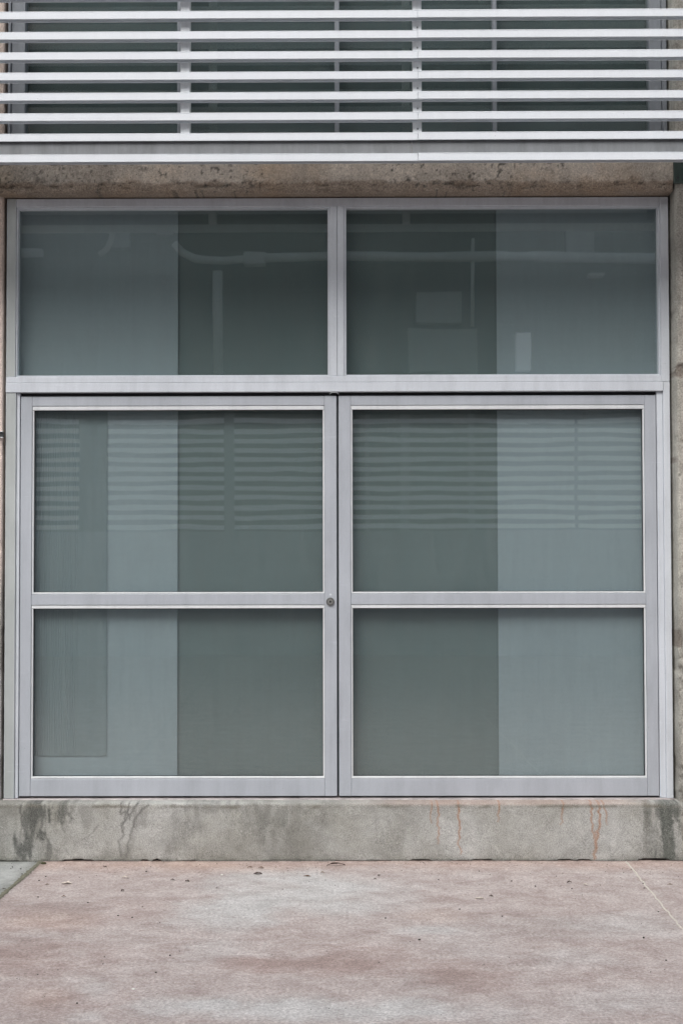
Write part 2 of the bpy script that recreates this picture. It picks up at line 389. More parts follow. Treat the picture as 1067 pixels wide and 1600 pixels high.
gdk = np.clip(gdk + sstep(.05, 0, Xg-XL)*.18, 0, .8)
st = np.stack([np.clip(r, -.4, 1), gdk, np.clip(och, 0, 1), np.ones_like(r)], -1)
P = np.stack([Xg, Yg, (fbm(Xg*3, Yg*3, 4)-.5)*.004], -1)
tag(sheet('pavement', P, M_PINK, None, st), kind='structure')
# slab beyond the right joint is the same pour: continue it
P2x = np.linspace(2.6, 12, 60); YY, XX = np.meshgrid(np.linspace(.1, -14.97, 90), P2x, indexing='ij')
o = sheet('side_pavement', np.stack([XX, YY, XX*0-.001], -1), M_PINK, None, np.stack([XX*0+.14, XX*0, XX*0, XX*0+1], -1)); tag(o, kind='structure')
YY, UU = np.meshgrid(np.linspace(-1.72, -14.97, 100), np.linspace(0, 1, 60), indexing='ij'); XX = -16+(left_joint(YY)+16)*UU
tag(sheet('far_pavement', np.stack([XX, YY, XX*0-.001], -1), M_PINK, None, np.stack([XX*0+.14, XX*0, XX*0, XX*0+1], -1)), kind='structure')
# grey slab on the left
Ug2, = [np.linspace(0, 1, 120)]
YY, UU = np.meshgrid(np.linspace(.1, -1.7, 120), Ug2, indexing='ij'); XJ = left_joint(YY)-.022
XX = -9 + (XJ+9)*(1-(1-UU)**2)
pt = Paint(XX, YY); pt.over(sstep(.06, 0, XJ-XX+(fbm(XX*12, YY*12, 2)-.5)*.08)*.5, (.13, .135, .11))
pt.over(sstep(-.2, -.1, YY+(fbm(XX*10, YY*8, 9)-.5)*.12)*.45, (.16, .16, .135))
tag(sheet('grey_pavement', np.stack([XX, YY, XX*0-.003], -1), M_GREYPAVE, None, pt.get()), kind='structure')
# dirt-filled joint between the two slabs
M_DIRT = plain('joint_dirt', (.17, .165, .12), .95, .8, 60, .8)
yy = np.linspace(.05, -1.72, 600); J = []
for k, (dx, dz) in enumerate([(-.024, -.0015), (-.014, .002), (-.004, .003), (.004, .0015)]):
    w_ = (vnoise(yy*60, yy*0+k, 5+k)-.5)*.010
    J.append(np.stack([left_joint(yy)+dx+w_, yy, dz+(vnoise(yy*90, yy*0+k, 31+k)-.5)*.004], -1))
tag(sheet('slab_joint', np.array(J), M_DIRT), kind='structure')
# pale sealant line on the right
a0 = gp(978, 1347); a1 = gp(1067, 1455)
M_SEAL = plain('pale_sealant', (.60, .56, .50), .8, .5, 70)
tt = np.linspace(0, 6, 900); J = []
for dx, dz in ((-.0045, -.001), (-.002, .0032), (.002, .0032), (.0045, -.001)):
    wob = (vnoise(tt*26, tt*0, 3)-.5)*.010
    J.append(np.stack([a0[0]+(a1[0]-a0[0])*tt+dx+wob, a0[1]+(a1[1]-a0[1])*tt, .0005+dz+tt*0], -1))
tag(sheet('sealant_line', np.array(J), M_SEAL), kind='structure')

# ------------------------------------------------------------------ the building
B = empty('commercial_building', (0, 0, 0))
tag(B, 'weathered concrete building front with a pair of grey aluminium glazed doors above a stained plinth', 'building')
XLf, XRf, ZT, ZB = -1.8004, 1.6653, 3.4376, 0.3016     # outer frame on the plane y = 0
YPIER = -0.105                                  # front of the lintel
ZL = Z(290, YPIER)                                      # underside arris of the lintel front

# plinth -------------------------------------------------------------
prof = resample([(.06, ZB-.002), (YP+.012, ZB-.008)], .012)
prof = np.concatenate([prof[:-1], resample([(YP+.012, ZB-.008), (YP+.003, ZB-.012), (YP, ZB-.022)], .005)[:-1], resample([(YP, ZB-.022), (YP, -.015)], .0045)])
xs = np.arange(XLf-.10, XRf+.10, .0045)
A, T = np.meshgrid(xs, np.arange(len(prof)), indexing='xy')
Yq = prof[T, 0]; Zq = prof[T, 1]
front = sstep(.03, -.06, Yq)
Yq = Yq + front*((fbm(A*6, Zq*6, 3)-.5)*.010 + (fbm(A*70, Zq*70, 5, 2)-.5)*.0016)
Zq = Zq + (Zq > ZB-.03)*(fbm(A*9, A*0, 4)-.5)*.004*front
crk = (vnoise(A*7, A*0, 41) > .5)*sstep(.0, .012, vnoise(A*40, A*0, 42)*.005+.001-Zq)
big_ = sstep(.018, .0, Zq-.004)*((A > X(1013, 1343, YP)) & (A < X(1043, 1343, YP)))
arch = np.zeros_like(A)
for p0, p1, h in ((100, 146, 4), (222, 232, 3), (240, 252, 4), (870, 892, 3), (902, 922, 3), (997, 1046, 6), (738, 770, 3), (640, 675, 2)):
    x0, x1 = X(p0, 1345, YP), X(p1, 1345, YP); u = (A-x0)/(x1-x0)
    zz = h/560*np.sqrt(np.clip(4*u*(1-u), 0, 1)); arch = np.maximum(arch, ((u > 0) & (u < 1))*(Zq < zz+.001)*1.0)
Yq = Yq + .03*np.maximum(crk*.5, arch)
pp = Paint(A, Zq)
def pz(px, py): return at(px, py, YP)
def zw(px): return abs(at(px, 1300, YP)[0]-at(0, 1300, YP)[0])
pp.over(sstep(.38, .70, fbm(A*3.2, Zq*5, 11, 6))*.38, (.13, .13, .115))
pp.over(sstep(.48, .70, fbm(A*14, Zq*4+3, 13, 6))*.42*sstep(1.0, -.6, A), (.12, .115, .10))
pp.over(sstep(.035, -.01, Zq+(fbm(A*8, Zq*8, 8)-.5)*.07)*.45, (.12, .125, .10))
# dark water stains, left end
for i, (px, py, rx, ry, k) in enumerate([(45, 1275, 9, 26, .45), (36, 1325, 12, 22, .55), (53, 1275, 8, 22, .55), (66, 1270, 13, 18, .75), (62, 1305, 6, 10, .6), (100, 1270, 10, 18, .45),
        (80, 1330, 9, 14, .3), (290, 1290, 22, 16, .17), (400, 1290, 30, 20, .15), (445, 1275, 14, 22, .17), (340, 1262, 60, 6, .2)]):
    cx, cz = pz(px, py); pp.blob(cx, cz, rx/300, ry/300, (.07, .073, .066), min(1, k*1.8), 100+i, .9, 16, 7)
def D(pts, w, col, k, seed): pp.drip([pz(*p) for p in pts], w, col, k, seed)
DK = (.05, .05, .045)
for i, d in enumerate([[(48, 1256), (50, 1300), (46, 1330)], [(57, 1256), (55, 1280), (58, 1310)], [(70, 1258), (66, 1290), (60, 1308)], [(100, 1258), (98, 1290), (101, 1300)], [(66, 1300), (76, 1312), (74, 1335)], [(33, 1258), (34, 1300), (30, 1340)],
        [(188, 1256), (189, 1272), (197, 1268), (196, 1280), (192, 1300)], [(202, 1256), (200, 1275), (191, 1290), (193, 1305), (186, 1315), (188, 1338)],
        [(232, 1258), (220, 1266), (211, 1280), (207, 1300), (201, 1315), (199, 1338)], [(215, 1256), (206, 1270), (203, 1280)],
        [(155, 1290), (140, 1305), (120, 1318), (112, 1338)]]):
    D(d, .0052 if i < 10 else .004, DK, (.7 if i < 6 else .98) if i < 10 else .5, 200+i)
# right corner, black-green growth
for i, (px, py, rx, ry, k) in enumerate([(1043, 1275, 13, 34, .95), (1047, 1320, 12, 30, .9), (1030, 1268, 16, 16, .7), (1012, 1275, 7, 30, .55), (1020, 1318, 12, 26, .4), (1036, 1340, 20, 8, .6)]):
    cx, cz = pz(px, py); pp.blob(cx, cz, rx/300, ry/300, (.045, .055, .045), k, 130+i, .7, 14, 5)
D([(1008, 1256), (1010, 1300), (1006, 1330)], .008, (.12, .11, .09), .6, 230)
# rust runs
RU = (.34, .115, .015)
for i, (d, k, w) in enumerate([([(673, 1255), (674, 1286)], .8, .0040), ([(684, 1255), (685, 1300), (685, 1318)], .95, .0046), ([(716, 1255), (717, 1300), (716, 1318), (720, 1334)], 1.0, .0050),
        ([(780, 1254), (779, 1270), (777, 1284)], .9, .0044), ([(878, 1254), (879, 1272), (877, 1288)], .9, .0044), ([(923, 1254), (925, 1280), (927, 1310)], 1.0, .0050),
        ([(935, 1254), (936, 1285), (931, 1315), (928, 1343)], 1.0, .0060), ([(943, 1254), (947, 1275), (948, 1288)], .9, .0046), ([(930, 1300), (929, 1344)], .55, .008)]):
    D(d, w, RU, k, 250+i)
pp.over(sstep(ZB-.03, ZB-.008, Zq)*sstep(-.2, .5, A)*sstep(1.62, 1.3, A)*(.30+.35*fbm(A*5, A*0, 9)), (.40, .24, .19))
pp.over(sstep(.014, .002, np.abs(Zq-(ZB-.024)+(fbm(A*20, A*0, 16)-.5)*.012))*(.15+.6*sstep(.42, .68, fbm(A*11, A*0, 15, 5))), (.13, .115, .085))
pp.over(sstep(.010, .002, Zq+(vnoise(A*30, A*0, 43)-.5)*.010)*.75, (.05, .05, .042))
pp.over(np.maximum(crk*.7, arch)*.9, (.03, .028, .024))
sheet('plinth', np.stack([A, Yq, Zq], -1), M_PLINTH, B, pp.get())

# piers --------------------------------------------------------------
def pier(side):
    xin = XLf-.012 if side < 0 else XRf+.010        # reveal plane beside the frame
    tap = .003                                      # splay of the reveal
    xo = side*2.9 if side > 0 else -3.0
    s = side
    YPIER = -.115 if side > 0 else -.018; rd_ = 1.0 if side > 0 else .3
    prof = np.concatenate([resample([(xin-s*.0, .10), (xin+s*tap, YPIER+.030*rd_)], .010)[:-1],
                           resample([(xin+s*tap, YPIER+.030*rd_), (xin+s*(tap+.006*rd_), YPIER+.012*rd_), (xin+s*(tap+.022*rd_), YPIER)], .004)[:-1],
                           resample([(xin+s*(tap+.022*rd_), YPIER), (xin+s*.22, YPIER)], .007)[:-1],
                           resample([(xin+s*.22, YPIER), (xo, YPIER)], .06)])
    zs = np.concatenate([np.arange(-.015, 4.6, .008), np.arange(4.6, 8.0, .1)])
    ZZ, T = np.meshgrid(zs, np.arange(len(prof)), indexing='ij')
    Xp = prof[T, 0].copy(); Yp = prof[T, 1].copy()
    arris = np.exp(-((Xp-(xin+s*(tap+.012)))/.014)**2)
    chip = sstep(.60, .78, fbm(ZZ*16+side*9, T*.05, 51, 4))
    Xp = Xp + s*rd_*arris*((fbm(ZZ*9, ZZ*0+side, 52, 4)-.5)*.012 + chip*.012)
    Yp = Yp + (Yp < .0)*((fbm(ZZ*12, Xp*12, 53, 4)-.5)*.008 + arris*chip*.014)*rd_
    pn = Paint(Xp, ZZ)
    if side > 0:
        pn.over(arris*sstep(.42, .62, fbm(ZZ*14, Xp*30, 55))*.45, (.17, .16, .14))
        pn.over(sstep(xin+tap+.022, xin, Xp)*.45, (.40, .41, .37))
        pn.over(sstep(.95, .1, ZZ+(fbm(ZZ*4, Xp*20, 56)-.5)*1.0)*.38, (.30, .30, .285))
        pn.over(sstep(.5, .68, fbm(Xp*45, ZZ*3.5, 57, 4))*.6*sstep(1.3, .2, ZZ), (.13, .125, .11))
        pn.over(sstep(.5, .7, fbm(Xp*20, ZZ*6, 60, 4))*.35, (.19, .175, .15))
        # broken patch with rough aggregate
        for j, (px, py, rx, ry) in enumerate([(1064, 578, 9, 12), (1055, 716, 4, 6), (1062, 1000, 5, 16)]):
            cx, cz = at(px, py, -.115); dd = np.hypot((Xp-cx)/(rx/300), (ZZ-cz)/(ry/300)) + (fbm(Xp*70, ZZ*70, 58+j)-.5)*.9
            mk = sstep(1.1, .7, dd); Yp = Yp + mk*(.014+.010*vnoise(Xp*200, ZZ*200, 59)); pn.over(mk*.8, (.15, .12, .10))
    else:
        low = sstep(1.62, 1.30, ZZ+(fbm(ZZ*3, Xp*9, 61)-.5)*.35)
        pn.over(low*.9, (.40, .40, .38)); pn.over(low*sstep(.42, .66, fbm(Xp*40, ZZ*9, 62))*.8, (.11, .11, .10))
        pn.over(sstep(2.7, 3.1, ZZ+(fbm(ZZ*5, Xp*15, 63)-.5)*.4)*.5, (.30, .23, .18))
        pn.over(sstep(.04, .09, Yp)*.5, (.22, .15, .11))
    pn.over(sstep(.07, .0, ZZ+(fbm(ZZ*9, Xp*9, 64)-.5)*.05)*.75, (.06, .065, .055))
    sheet('pier', np.stack([Xp, Yp, ZZ], -1), M_PIER if side > 0 else M_PIERL, B, pn.get())
pier(-1); pier(1)

# lintel -------------------------------------------------------------
ZSOF = ZT + .004
ZLT = Z(226)-.001
prof = np.concatenate([resample([(.10, ZSOF), (YPIER+.016, ZSOF+.003)], .010)[:-1], resample([(YPIER+.016, ZSOF+.003), (YPIER+.004, ZSOF+.012), (YPIER-.004, ZL-.006), (YPIER-.012, ZL+.010)], .004)[:-1],
                       resample([(YPIER-.012, ZL+.016), (YPIER-.012, ZLT-.015)], .007)[:-1], resample([(YPIER-.012, ZLT-.015), (.10, ZLT)], .03)])
xs = np.arange(XLf-.03, XRf+.006, .007); A, T = np.meshgrid(xs, np.arange(len(prof)), indexing='xy')
Yq = prof[T, 0].copy(); Zq = prof[T, 1].copy()
ch = np.exp(-((Zq-(ZL+.0))/.022)**2)*(Yq < .0)
Zq = Zq + ch*(fbm(A*7, A*0, 71, 6)-.5)*.036 + ch*sstep(.6, .8, fbm(A*22, Yq*20, 72))*.010
Yq = Yq + (Yq < 0)*((fbm(A*14, Zq*14, 73, 4)-.5)*.008) + ch*sstep(.55, .75, fbm(A*13, Zq*40, 74, 4))*.016
pl = Paint(A, Zq)
pl.over(sstep(.35, .85, fbm(A*4, Zq*7, 75, 5))*.55, (.22, .20, .175))
pl.over(sstep(-1.2, -1.75, A+(fbm(A*6, Zq*6, 76)-.5)*.5)*.55, (.17, .18, .165))
pl.over(sstep(.38, .75, fbm(A*2.5, Zq*9, 81, 5))*.5, (.52, .47, .41))
pl.over(sstep(ZL+.03, ZL+.008, Zq+(fbm(A*16, Zq*9, 82, 5)-.5)*.05)*.72, (.15, .105, .07))
pl.over(ch*sstep(.60, .70, fbm(A*24, Zq*90, 77, 4))*.9, (.04, .035, .03))
pl.over(sstep(.66, .72, fbm(A*60, Zq*60, 78, 2))*sstep(.42, .55, fbm(A*3, Zq*3, 79))*.9, (.05, .05, .045))
for i, (px, py, h) in enumerate([(135, 275, 8), (142, 283, 5), (650, 281, 6), (1018, 275, 9), (985, 280, 7), (860, 270, 10), (410, 276, 6), (760, 268, 9)]):
    x_, z_ = at(px, py, YPIER); pl.drip([(x_, z_+h/600), (x_+.008*(i % 3-1), z_), (x_+.01, z_-h/600)], .005, (.06, .05, .04), .8, 300+i)
for i, (px, py, rr_) in enumerate([(985, 283, 5), (803, 285, 4), (880, 272, 9)]):
    x_, z_ = at(px, py, YPIER); d = np.abs(np.hypot(A-x_, (Zq-z_)*1.2)-rr_/300); pl.over(sstep(.004, .001, d+(fbm(A*40, Zq*40, 83)-.5)*.004)*.6, (.12, .10, .08))
sheet('lintel', np.stack([A, Yq, Zq], -1), M_LINTEL, B, pl.get())

# wall around: side walls, the wall above the upper window and the room behind
w = MB()
w.box(-9, -2.98, -.12, .30, -.02, 8.0); w.box(2.88, 9, -.12, .30, -.02, 8.0)
w.box(XLf-.02, XRf+.02, -.14, .30, 5.8, 8.0)
w.build('wall', M_WALL, B)
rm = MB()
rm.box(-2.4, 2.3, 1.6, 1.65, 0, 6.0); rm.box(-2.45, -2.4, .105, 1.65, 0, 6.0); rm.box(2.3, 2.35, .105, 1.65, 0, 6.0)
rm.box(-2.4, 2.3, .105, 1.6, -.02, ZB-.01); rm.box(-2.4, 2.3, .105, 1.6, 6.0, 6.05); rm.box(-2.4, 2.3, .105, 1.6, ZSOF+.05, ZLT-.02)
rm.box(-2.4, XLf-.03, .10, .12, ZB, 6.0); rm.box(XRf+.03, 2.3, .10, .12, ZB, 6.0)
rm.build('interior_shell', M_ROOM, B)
bs = MB(); bs.box(XLf-.1, XRf+.1, .062, .10, -.02, ZB-.012); bs.build('plinth_core', M_WALL, B)

# ------------------------------------------------------------------ fixed window frame
YD = .012                                   # door leaf front
fr = MB(); b_ = .0022
zt1 = Z(588, 0); zt0 = Z(612.5, 0); zgr = Z(597.5, 0)
xj0 = X(24.5, 900); xj1 = X(30, 900)       # left jamb: outer flat, then a step
xk1 = X(1037.5, 900); xk0 = X(1028, 900)
fr.box(XLf, xj0, -.006, .09, ZB, zt0, b_, 1)                     # left lower jamb
fr.box(xj0+.0005, xj1, .006, .09, ZB, zt0, b_, 0)
fr.box(xk1, XRf, -.006, .09, ZB, zgr-.001, b_, 0)                # right lower jamb
fr.box(xk0, xk1-.0005, .006, .09, ZB, zt0, b_, 0)
fr.box(XLf, xk1-.001, -.012, .09, zt0+.0005, zgr-.0008, b_, 0)  # door head
fr.box(XLf, XRf-.045, -.009, .09, zgr, zt1, b_, 0)              # transom
fr.box(XRf-.0445, XRf, -.006, .09, zgr, ZT-.0005, b_, 0)        # right upper jamb
fr.box(XLf, X(25.5, 450), -.006, .09, zt1+.0005, ZT, b_, 1)     # left upper jamb
zh = Z(322.5, 0)
fr.box(X(25.5, 450)+.0005, XRf-.045, -.004, .09, zh, ZT, b_, 0)   # head
fr.box(X(515, 450), X(526.5, 450), -.004, .09, zt1+.0005, zh-.0005, b_, 0)
fr.box(X(527, 450), X(537.5, 450), -.004, .09, zt1+.0005, zh-.0005, b_, 0)
fr.box(xj1, xk0, .03, .09, zt0-.012, zt0, 0, 2)                 # shadow gap above the doors
WF = fr.build('window_frame', [M_ALU, M_ALUJ, M_GAP], B)
sl_ = MB(); sl_.box(XLf-.003, XRf+.003, -.020, .10, ZB-.010, ZB-.001, .002); sl_.build('sill', metal('stained_sill', (.58, .53, .52), .6, .1, .5, .4), B)

def pane(name, x0, x1, z0, z1, yg, parent, th=.006):
    return MB().box(x0, x1, yg, yg+th, z0, z1, .0006).build(name, M_GLASS, parent)
# top lights: bead round each, glass behind
for k, (pl_, pr_, ptop) in enumerate(((28, 512, 325.5), (541, 1028, 323.5))):
    x0, x1 = X(pl_, 455), X(pr_, 455); z0, z1 = Z(585.5), Z(ptop, px=(pl_+pr_)/2)
    if k == 0: xa, xb = X(25.5, 450)+.001, X(515, 450)-.0006
    else: xa, xb = X(537.5, 450)+.0006, XRf-.0452
    m = MB()
    m.box(xa, xb, .002, .05, zt1+.001, z0, .0012); m.box(xa, xb, .004, .05, z1, zh-.001, .0012)
    m.box(xa, x0, .003, .05, z0+.0005, z1-.0005, .0012); m.box(x1, xb, .003, .05, z0+.0005, z1-.0005, .0012)
    tw = m.build('top_window', M_BEAD if k < 0 else M_ALU, B)
    pane('glass_pane', x0-.004, x1+.004, z0-.004, z1+.004, .040, tw)

# ------------------------------------------------------------------ doors
def door(x0, x1, gx0, gx1, lock):
    zt, zb = Z(618), Z(1244.5)
    g1t, g1b, g2t, g2b = Z(639.5), Z(925), Z(950.5), Z(1214)
    m = MB()
    s0, s1 = gx0-.009, gx1+.009
    m.box(x0, s0, YD, .072, zb, zt, .0022); m.box(s1, x1, YD, .072, zb, zt, .0022)     # stiles
    m.box(s0+.0006, s1-.0006, YD+.001, .072, Z(633), zt, .002)                          # top rail
    m.box(s0+.0006, s1-.0006, YD+.001, .072, zb, Z(1217.5), .002)                       # bottom rail
    m.box(s0+.0006, s1-.0006, YD+.001, .072, Z(945), Z(928), .002)                      # middle rail
    d = m.build('glazed_door', M_DOOR, B)
    bd = MB()
    for (t, bt) in ((g1t, g1b), (g2t, g2b)):
        up = Z(633.4) if t == g1t else Z(945.4); dn = Z(927.6) if t == g1t else Z(1217.1)
        bd.box(s0+.001, s1-.001, YD+.004, .05, t, up, .0018); bd.box(s0+.001, s1-.001, YD+.004, .05, dn, bt, .0018)
        bd.box(s0+.001, gx0, YD+.006, .05, bt+.0006, t-.0006, .0015); bd.box(gx1, s1-.001, YD+.006, .05, bt+.0006, t-.0006, .0015)
    bd.build('glazing_bead', M_BEAD, d)
    gk = MB()
    for (t, bt) in ((g1t, g1b), (g2t, g2b)):
        gk.box(gx0+.0002, gx1-.0002, YD+.016, .043, t-.0030, t-.0002); gk.box(gx0+.0002, gx1-.0002, YD+.022, .043, bt+.0002, bt+.0022)
        gk.box(gx0+.0002, gx0+.0026, YD+.020, .043, bt+.0024, t-.0032); gk.box(gx1-.0026, gx1-.0002, YD+.020, .043, bt+.0024, t-.0032)
    gk.build('gasket', M_GAP, d)
    pane('glass_pane', gx0-.004, gx1+.004, g1b-.004, g1t+.004, .044, d)
    pane('glass_pane', gx0-.004, gx1+.004, g2b-.004, g2t+.004, .044, d)
    if lock:
        lx, lz = at(516, 940, YD); r_ = 6.5/300
        lk = MB()
        def ring(rad, y): return (lx, y, lz), rad
        for pr, mi in (([(r_, YD+.001), (r_, YD-.006), (r_*.92, YD-.009), (r_*.70, YD-.010), (r_*.66, YD-.006)], 0),
                       ([(r_*.64, YD-.002), (r_*.64, YD-.0075), (r_*.30, YD-.0085), (r_*.28, YD-.006), (.0012, YD-.006)], 1)):
            rings = [[lk.bm.verts.new((lx+rr*math.cos(2*math.pi*q/32), y, lz+rr*math.sin(2*math.pi*q/32))) for q in range(32)] for rr, y in pr]
            for ra, rb in zip(rings[:-1], rings[1:]):
                for q in range(32):
                    f = lk.bm.faces.new((ra[q], ra[(q+1) % 32], rb[(q+1) % 32], rb[q])); f.material_index = mi
            f = lk.bm.faces.new(rings[-1]); f.material_index = mi
        lk.box(lx-.0022, lx+.0022, YD-.0096, YD-.0070, lz-.0050, lz+.0050, 0, 2)
        lk.build('lock_cylinder', [M_STEEL, M_PLUG, M_GAP], d)
        sx, sz = at(516.5, 929, YD); MB().tube([(sx, YD+.001, sz), (sx, YD-.002, sz)], .0055, 14).build('screw_cover', M_WHITE, d)
    return d
door(X(31, 900)-.0, X(526.2, 900), X(51.5, 900), X(504.5, 900), True)
door(X(529.2, 900), X(1027, 900), X(551, 900), X(1006.5, 900), False)
# white sealant smear on the head above the lock stile
mm = MB(); hp = [(515, 616), (518, 613.5), (523, 612.8), (527, 614), (529, 616)]
mm.tube([(*[at(p[0], p[1], -.006)[0]], -.0075, at(p[0], p[1], -.006)[1]) for p in hp], .0014, 6)
mm.build('door_wire', M_WHITE, B)

# ------------------------------------------------------------------ upper window behind the louvres
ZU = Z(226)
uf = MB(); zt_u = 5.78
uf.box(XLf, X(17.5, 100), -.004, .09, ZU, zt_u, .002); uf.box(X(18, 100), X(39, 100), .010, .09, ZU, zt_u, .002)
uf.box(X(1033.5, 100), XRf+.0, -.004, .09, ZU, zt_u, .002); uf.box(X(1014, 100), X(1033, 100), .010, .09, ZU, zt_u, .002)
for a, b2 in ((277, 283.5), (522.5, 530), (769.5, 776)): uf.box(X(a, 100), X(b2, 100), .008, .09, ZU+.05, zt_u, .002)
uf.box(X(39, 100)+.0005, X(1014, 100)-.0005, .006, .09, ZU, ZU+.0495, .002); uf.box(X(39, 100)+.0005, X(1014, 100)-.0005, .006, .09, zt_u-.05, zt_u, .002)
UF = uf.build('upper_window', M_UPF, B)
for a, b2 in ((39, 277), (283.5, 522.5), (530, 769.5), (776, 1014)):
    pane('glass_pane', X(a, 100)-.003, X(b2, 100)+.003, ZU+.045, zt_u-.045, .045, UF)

# ------------------------------------------------------------------ screens standing behind the glass
def cloth(name, x0, x1, z0, z1, y, m_, label, group, roll=True):
    root = empty(name, ((x0+x1)/2, y, z0))
    tag(root, label, 'screen', group)
    s_ = MB(); s_.box(x0, x1, y, y+.006, z0+.012, z1, .001); c_ = s_.build('fabric', m_, root); c_.location = -Vector(root.location)
    if roll:
        h = MB(); h.box(x0, x1, y-.004, y+.010, z0, z0+.0118, .002); c2 = h.build('hem_bar', M_CHAN, root); c2.location = -Vector(root.location)
    return root
YS = .085
zb_ = ZB+.004; zt_ = ZSOF+.03
cloth('screen_panel', XLf-.02, X(278, 800, YS), zb_, zt_, YS, M_BLIGHT, 'pale grey screen behind the left door glass, beside the frame edge', 'screens behind the door glass')
cloth('screen_panel', X(777, 800, YS), XRf+.02, zb_, zt_, YS, M_BLIGHT, 'pale grey screen behind the right half of the right door glass', 'screens behind the door glass')
cloth('screen_panel', X(278, 800, YS)-.06, X(777, 800, YS)+.06, zb_, zt_, YS+.0125, M_BDARK, 'wide dark grey screen behind the meeting stiles, between the two pale ones', 'screens behind the door glass')
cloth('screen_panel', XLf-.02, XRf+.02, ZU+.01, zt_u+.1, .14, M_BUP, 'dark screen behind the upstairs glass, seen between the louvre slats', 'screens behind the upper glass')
# ribbed sheet in front of the left pale screen
x0, x1 = X(34, 900, .075), X(168, 900, .075); z0, z1 = Z(1181, .075), Z(606, .075)
xs = np.arange(x0, x1, .0022); prof_ = np.stack([xs, .0800+.0011*np.sin(xs*2*math.pi/.0125)*(xs < X(122, 900, .075)) + .0004*np.sin(xs*2*math.pi/.05)], -1)
G = np.zeros((2, len(xs), 3)); G[:, :, 0] = xs; G[:, :, 1] = prof_[:, 1]; G[0, :, 2] = z0; G[1, :, 2] = z1
o = sheet('ribbed_sheet', G, M_RIB, smooth=False); md = o.modifiers.new('thick', 'SOLIDIFY'); md.thickness = .0008
tag(o, 'narrow grey sheet with fine vertical ribs behind the left edge of the left door glass', 'sheet')

# ------------------------------------------------------------------ louvre screen
YL = -0.70; DEP = .046
L = empty('louvre_screen', (0, YL, Z(250, YL)))
tag(L, 'white horizontal louvre screen of long slats fixed in front of the upstairs window', 'louvre screen')
Lm = Vector(L.location)
def lpart(mb, name, m_):
    o = mb.build(name, m_, L); o.location = -Lm; return o
zs0 = Z(219.2, YL); sp = (Z(28, YL)-Z(219.2, YL))/6; sh = Z(207, YL)-Z(219.2, YL)
xseam = X(652.5, 120, YL)
lip = .004
def slat(z0, wob=0.0):
    m = MB()
    for (a, b2) in ((-3.1, xseam-.0008), (xseam+.0008, 3.1)):
        s_ = .0012 if a > 0 else 0
        # profile: square front with a small raised bottom lip
        m.box(a, b2, YL-s_, YL+.0035, z0+s_, z0+sh-.004, .0012)               # front flange
        m.box(a, b2, YL-s_, YL+DEP, z0+sh-.0038, z0+sh+s_, .0012)            # top web
        m.box(a, b2, YL+DEP-.003, YL+DEP, z0+s_, z0+sh-.004, .0006)          # rear flange
    return m
for k in range(-1, 16):
    if k == -1: z0 = Z(251.8, YL)
    else: z0 = zs0+sp*k
    lpart(slat(z0), 'slat', M_WHITE)
# recessed channel between the two lowest slats
m = MB(); zc0 = Z(251.8, YL)+sh+.0005; zc1 = zs0-.0105
for a, b2 in ((-3.1, xseam-.03), (xseam-.0285, 3.1)): m.box(a, b2, YL+.016, YL+.022, zc0-.004, zc1+.013, .0006)
lpart(m, 'channel', M_CHAN)
for pa, pb in ((282.5, 297), (644.5, 658.5)):
    ypost = YL+DEP+.0005
    lpart(MB().box(X(pa, 120, ypost), X(pb, 120, ypost), ypost, ypost+.05, zc0-.004, 5.6, .002), 'post', M_POST)
for xx in (-1.98-.12, 1.88+.12):
    lpart(MB().box(xx-.03, xx+.03, YL+DEP+.0005, YL+DEP+.05, zc0-.004, 5.6, .002), 'post', M_POST)
# rivets on the second post
for k in range(0, 6):
    rv = MB()
    zz = zs0+sp*k+sh+ .030; xx = X(652, 120, YL+DEP); rv.tube([(xx, YL+DEP+.001, zz), (xx, YL+DEP-.003, zz)], .0042, 10)
    lpart(rv, 'rivet', M_CHAN)

# steel brackets on the piers
def bracket(px, s, label):
    YPIER = -.115 if s > 0 else -.018
    x0 = X(px, 270, YPIER); root = empty('steel_bracket', (x0, YPIER, Z(290, YPIER)))
    tag(root, label, 'bracket', 'steel brackets carrying the louvre screen'); rl = Vector(root.location)
    z0, z1 = Z(289, YPIER), Z(245, YPIER)
    p_ = MB().box(x0, x0+s*.13, YPIER-.018, YPIER+.006, z0, z1, .002).build('base_plate', M_GREEN, root); p_.location = -rl
    a_ = MB().box(x0+s*.042, x0+s*.095, YL+DEP+.0006, YPIER-.0185, z0+.015, z1-.02, .003).build('arm', M_GREEN, root); a_.location = -rl
    for dz in (.025, z1-z0-.025):
        b3 = MB(); b3.tube([(x0+s*.018, YPIER-.017, z0+dz), (x0+s*.018, YPIER-.026, z0+dz)], .006, 6)
        bb = b3.build('bolt', M_DARKM, root); bb.location = -rl
bracket(1051, 1, 'dark green steel bracket bolted to the right concrete pier under the louvres')
bracket(-4, -1, 'dark green steel bracket bolted to the left pier, just past the edge')

# small clip on the left pier
YCL = -.018; cx0, cz0 = at(-12, 684, YCL-.012); cx1, cz1 = at(6, 674, YCL-.012)
rt = empty('metal_channel', ((cx0+cx1)/2, YCL, cz0)); rl = Vector(rt.location)
tag(rt, 'short dark metal channel with pale lips fixed flat on the left pink pier', 'channel')
q = MB().box(cx0, cx1, YCL-.010, YCL+.004, cz0+.004, cz1-.004, .001).build('web', M_DARKM, rt); q.location = -rl
q = MB(); q.box(cx0, cx1-.002, YCL-.018, YCL+.004, cz0, cz0+.0038, .001); q.box(cx0, cx1-.002, YCL-.018, YCL+.004, cz1-.0038, cz1, .001)
q = q.build('lip', M_BEAD, rt); q.location = -rl

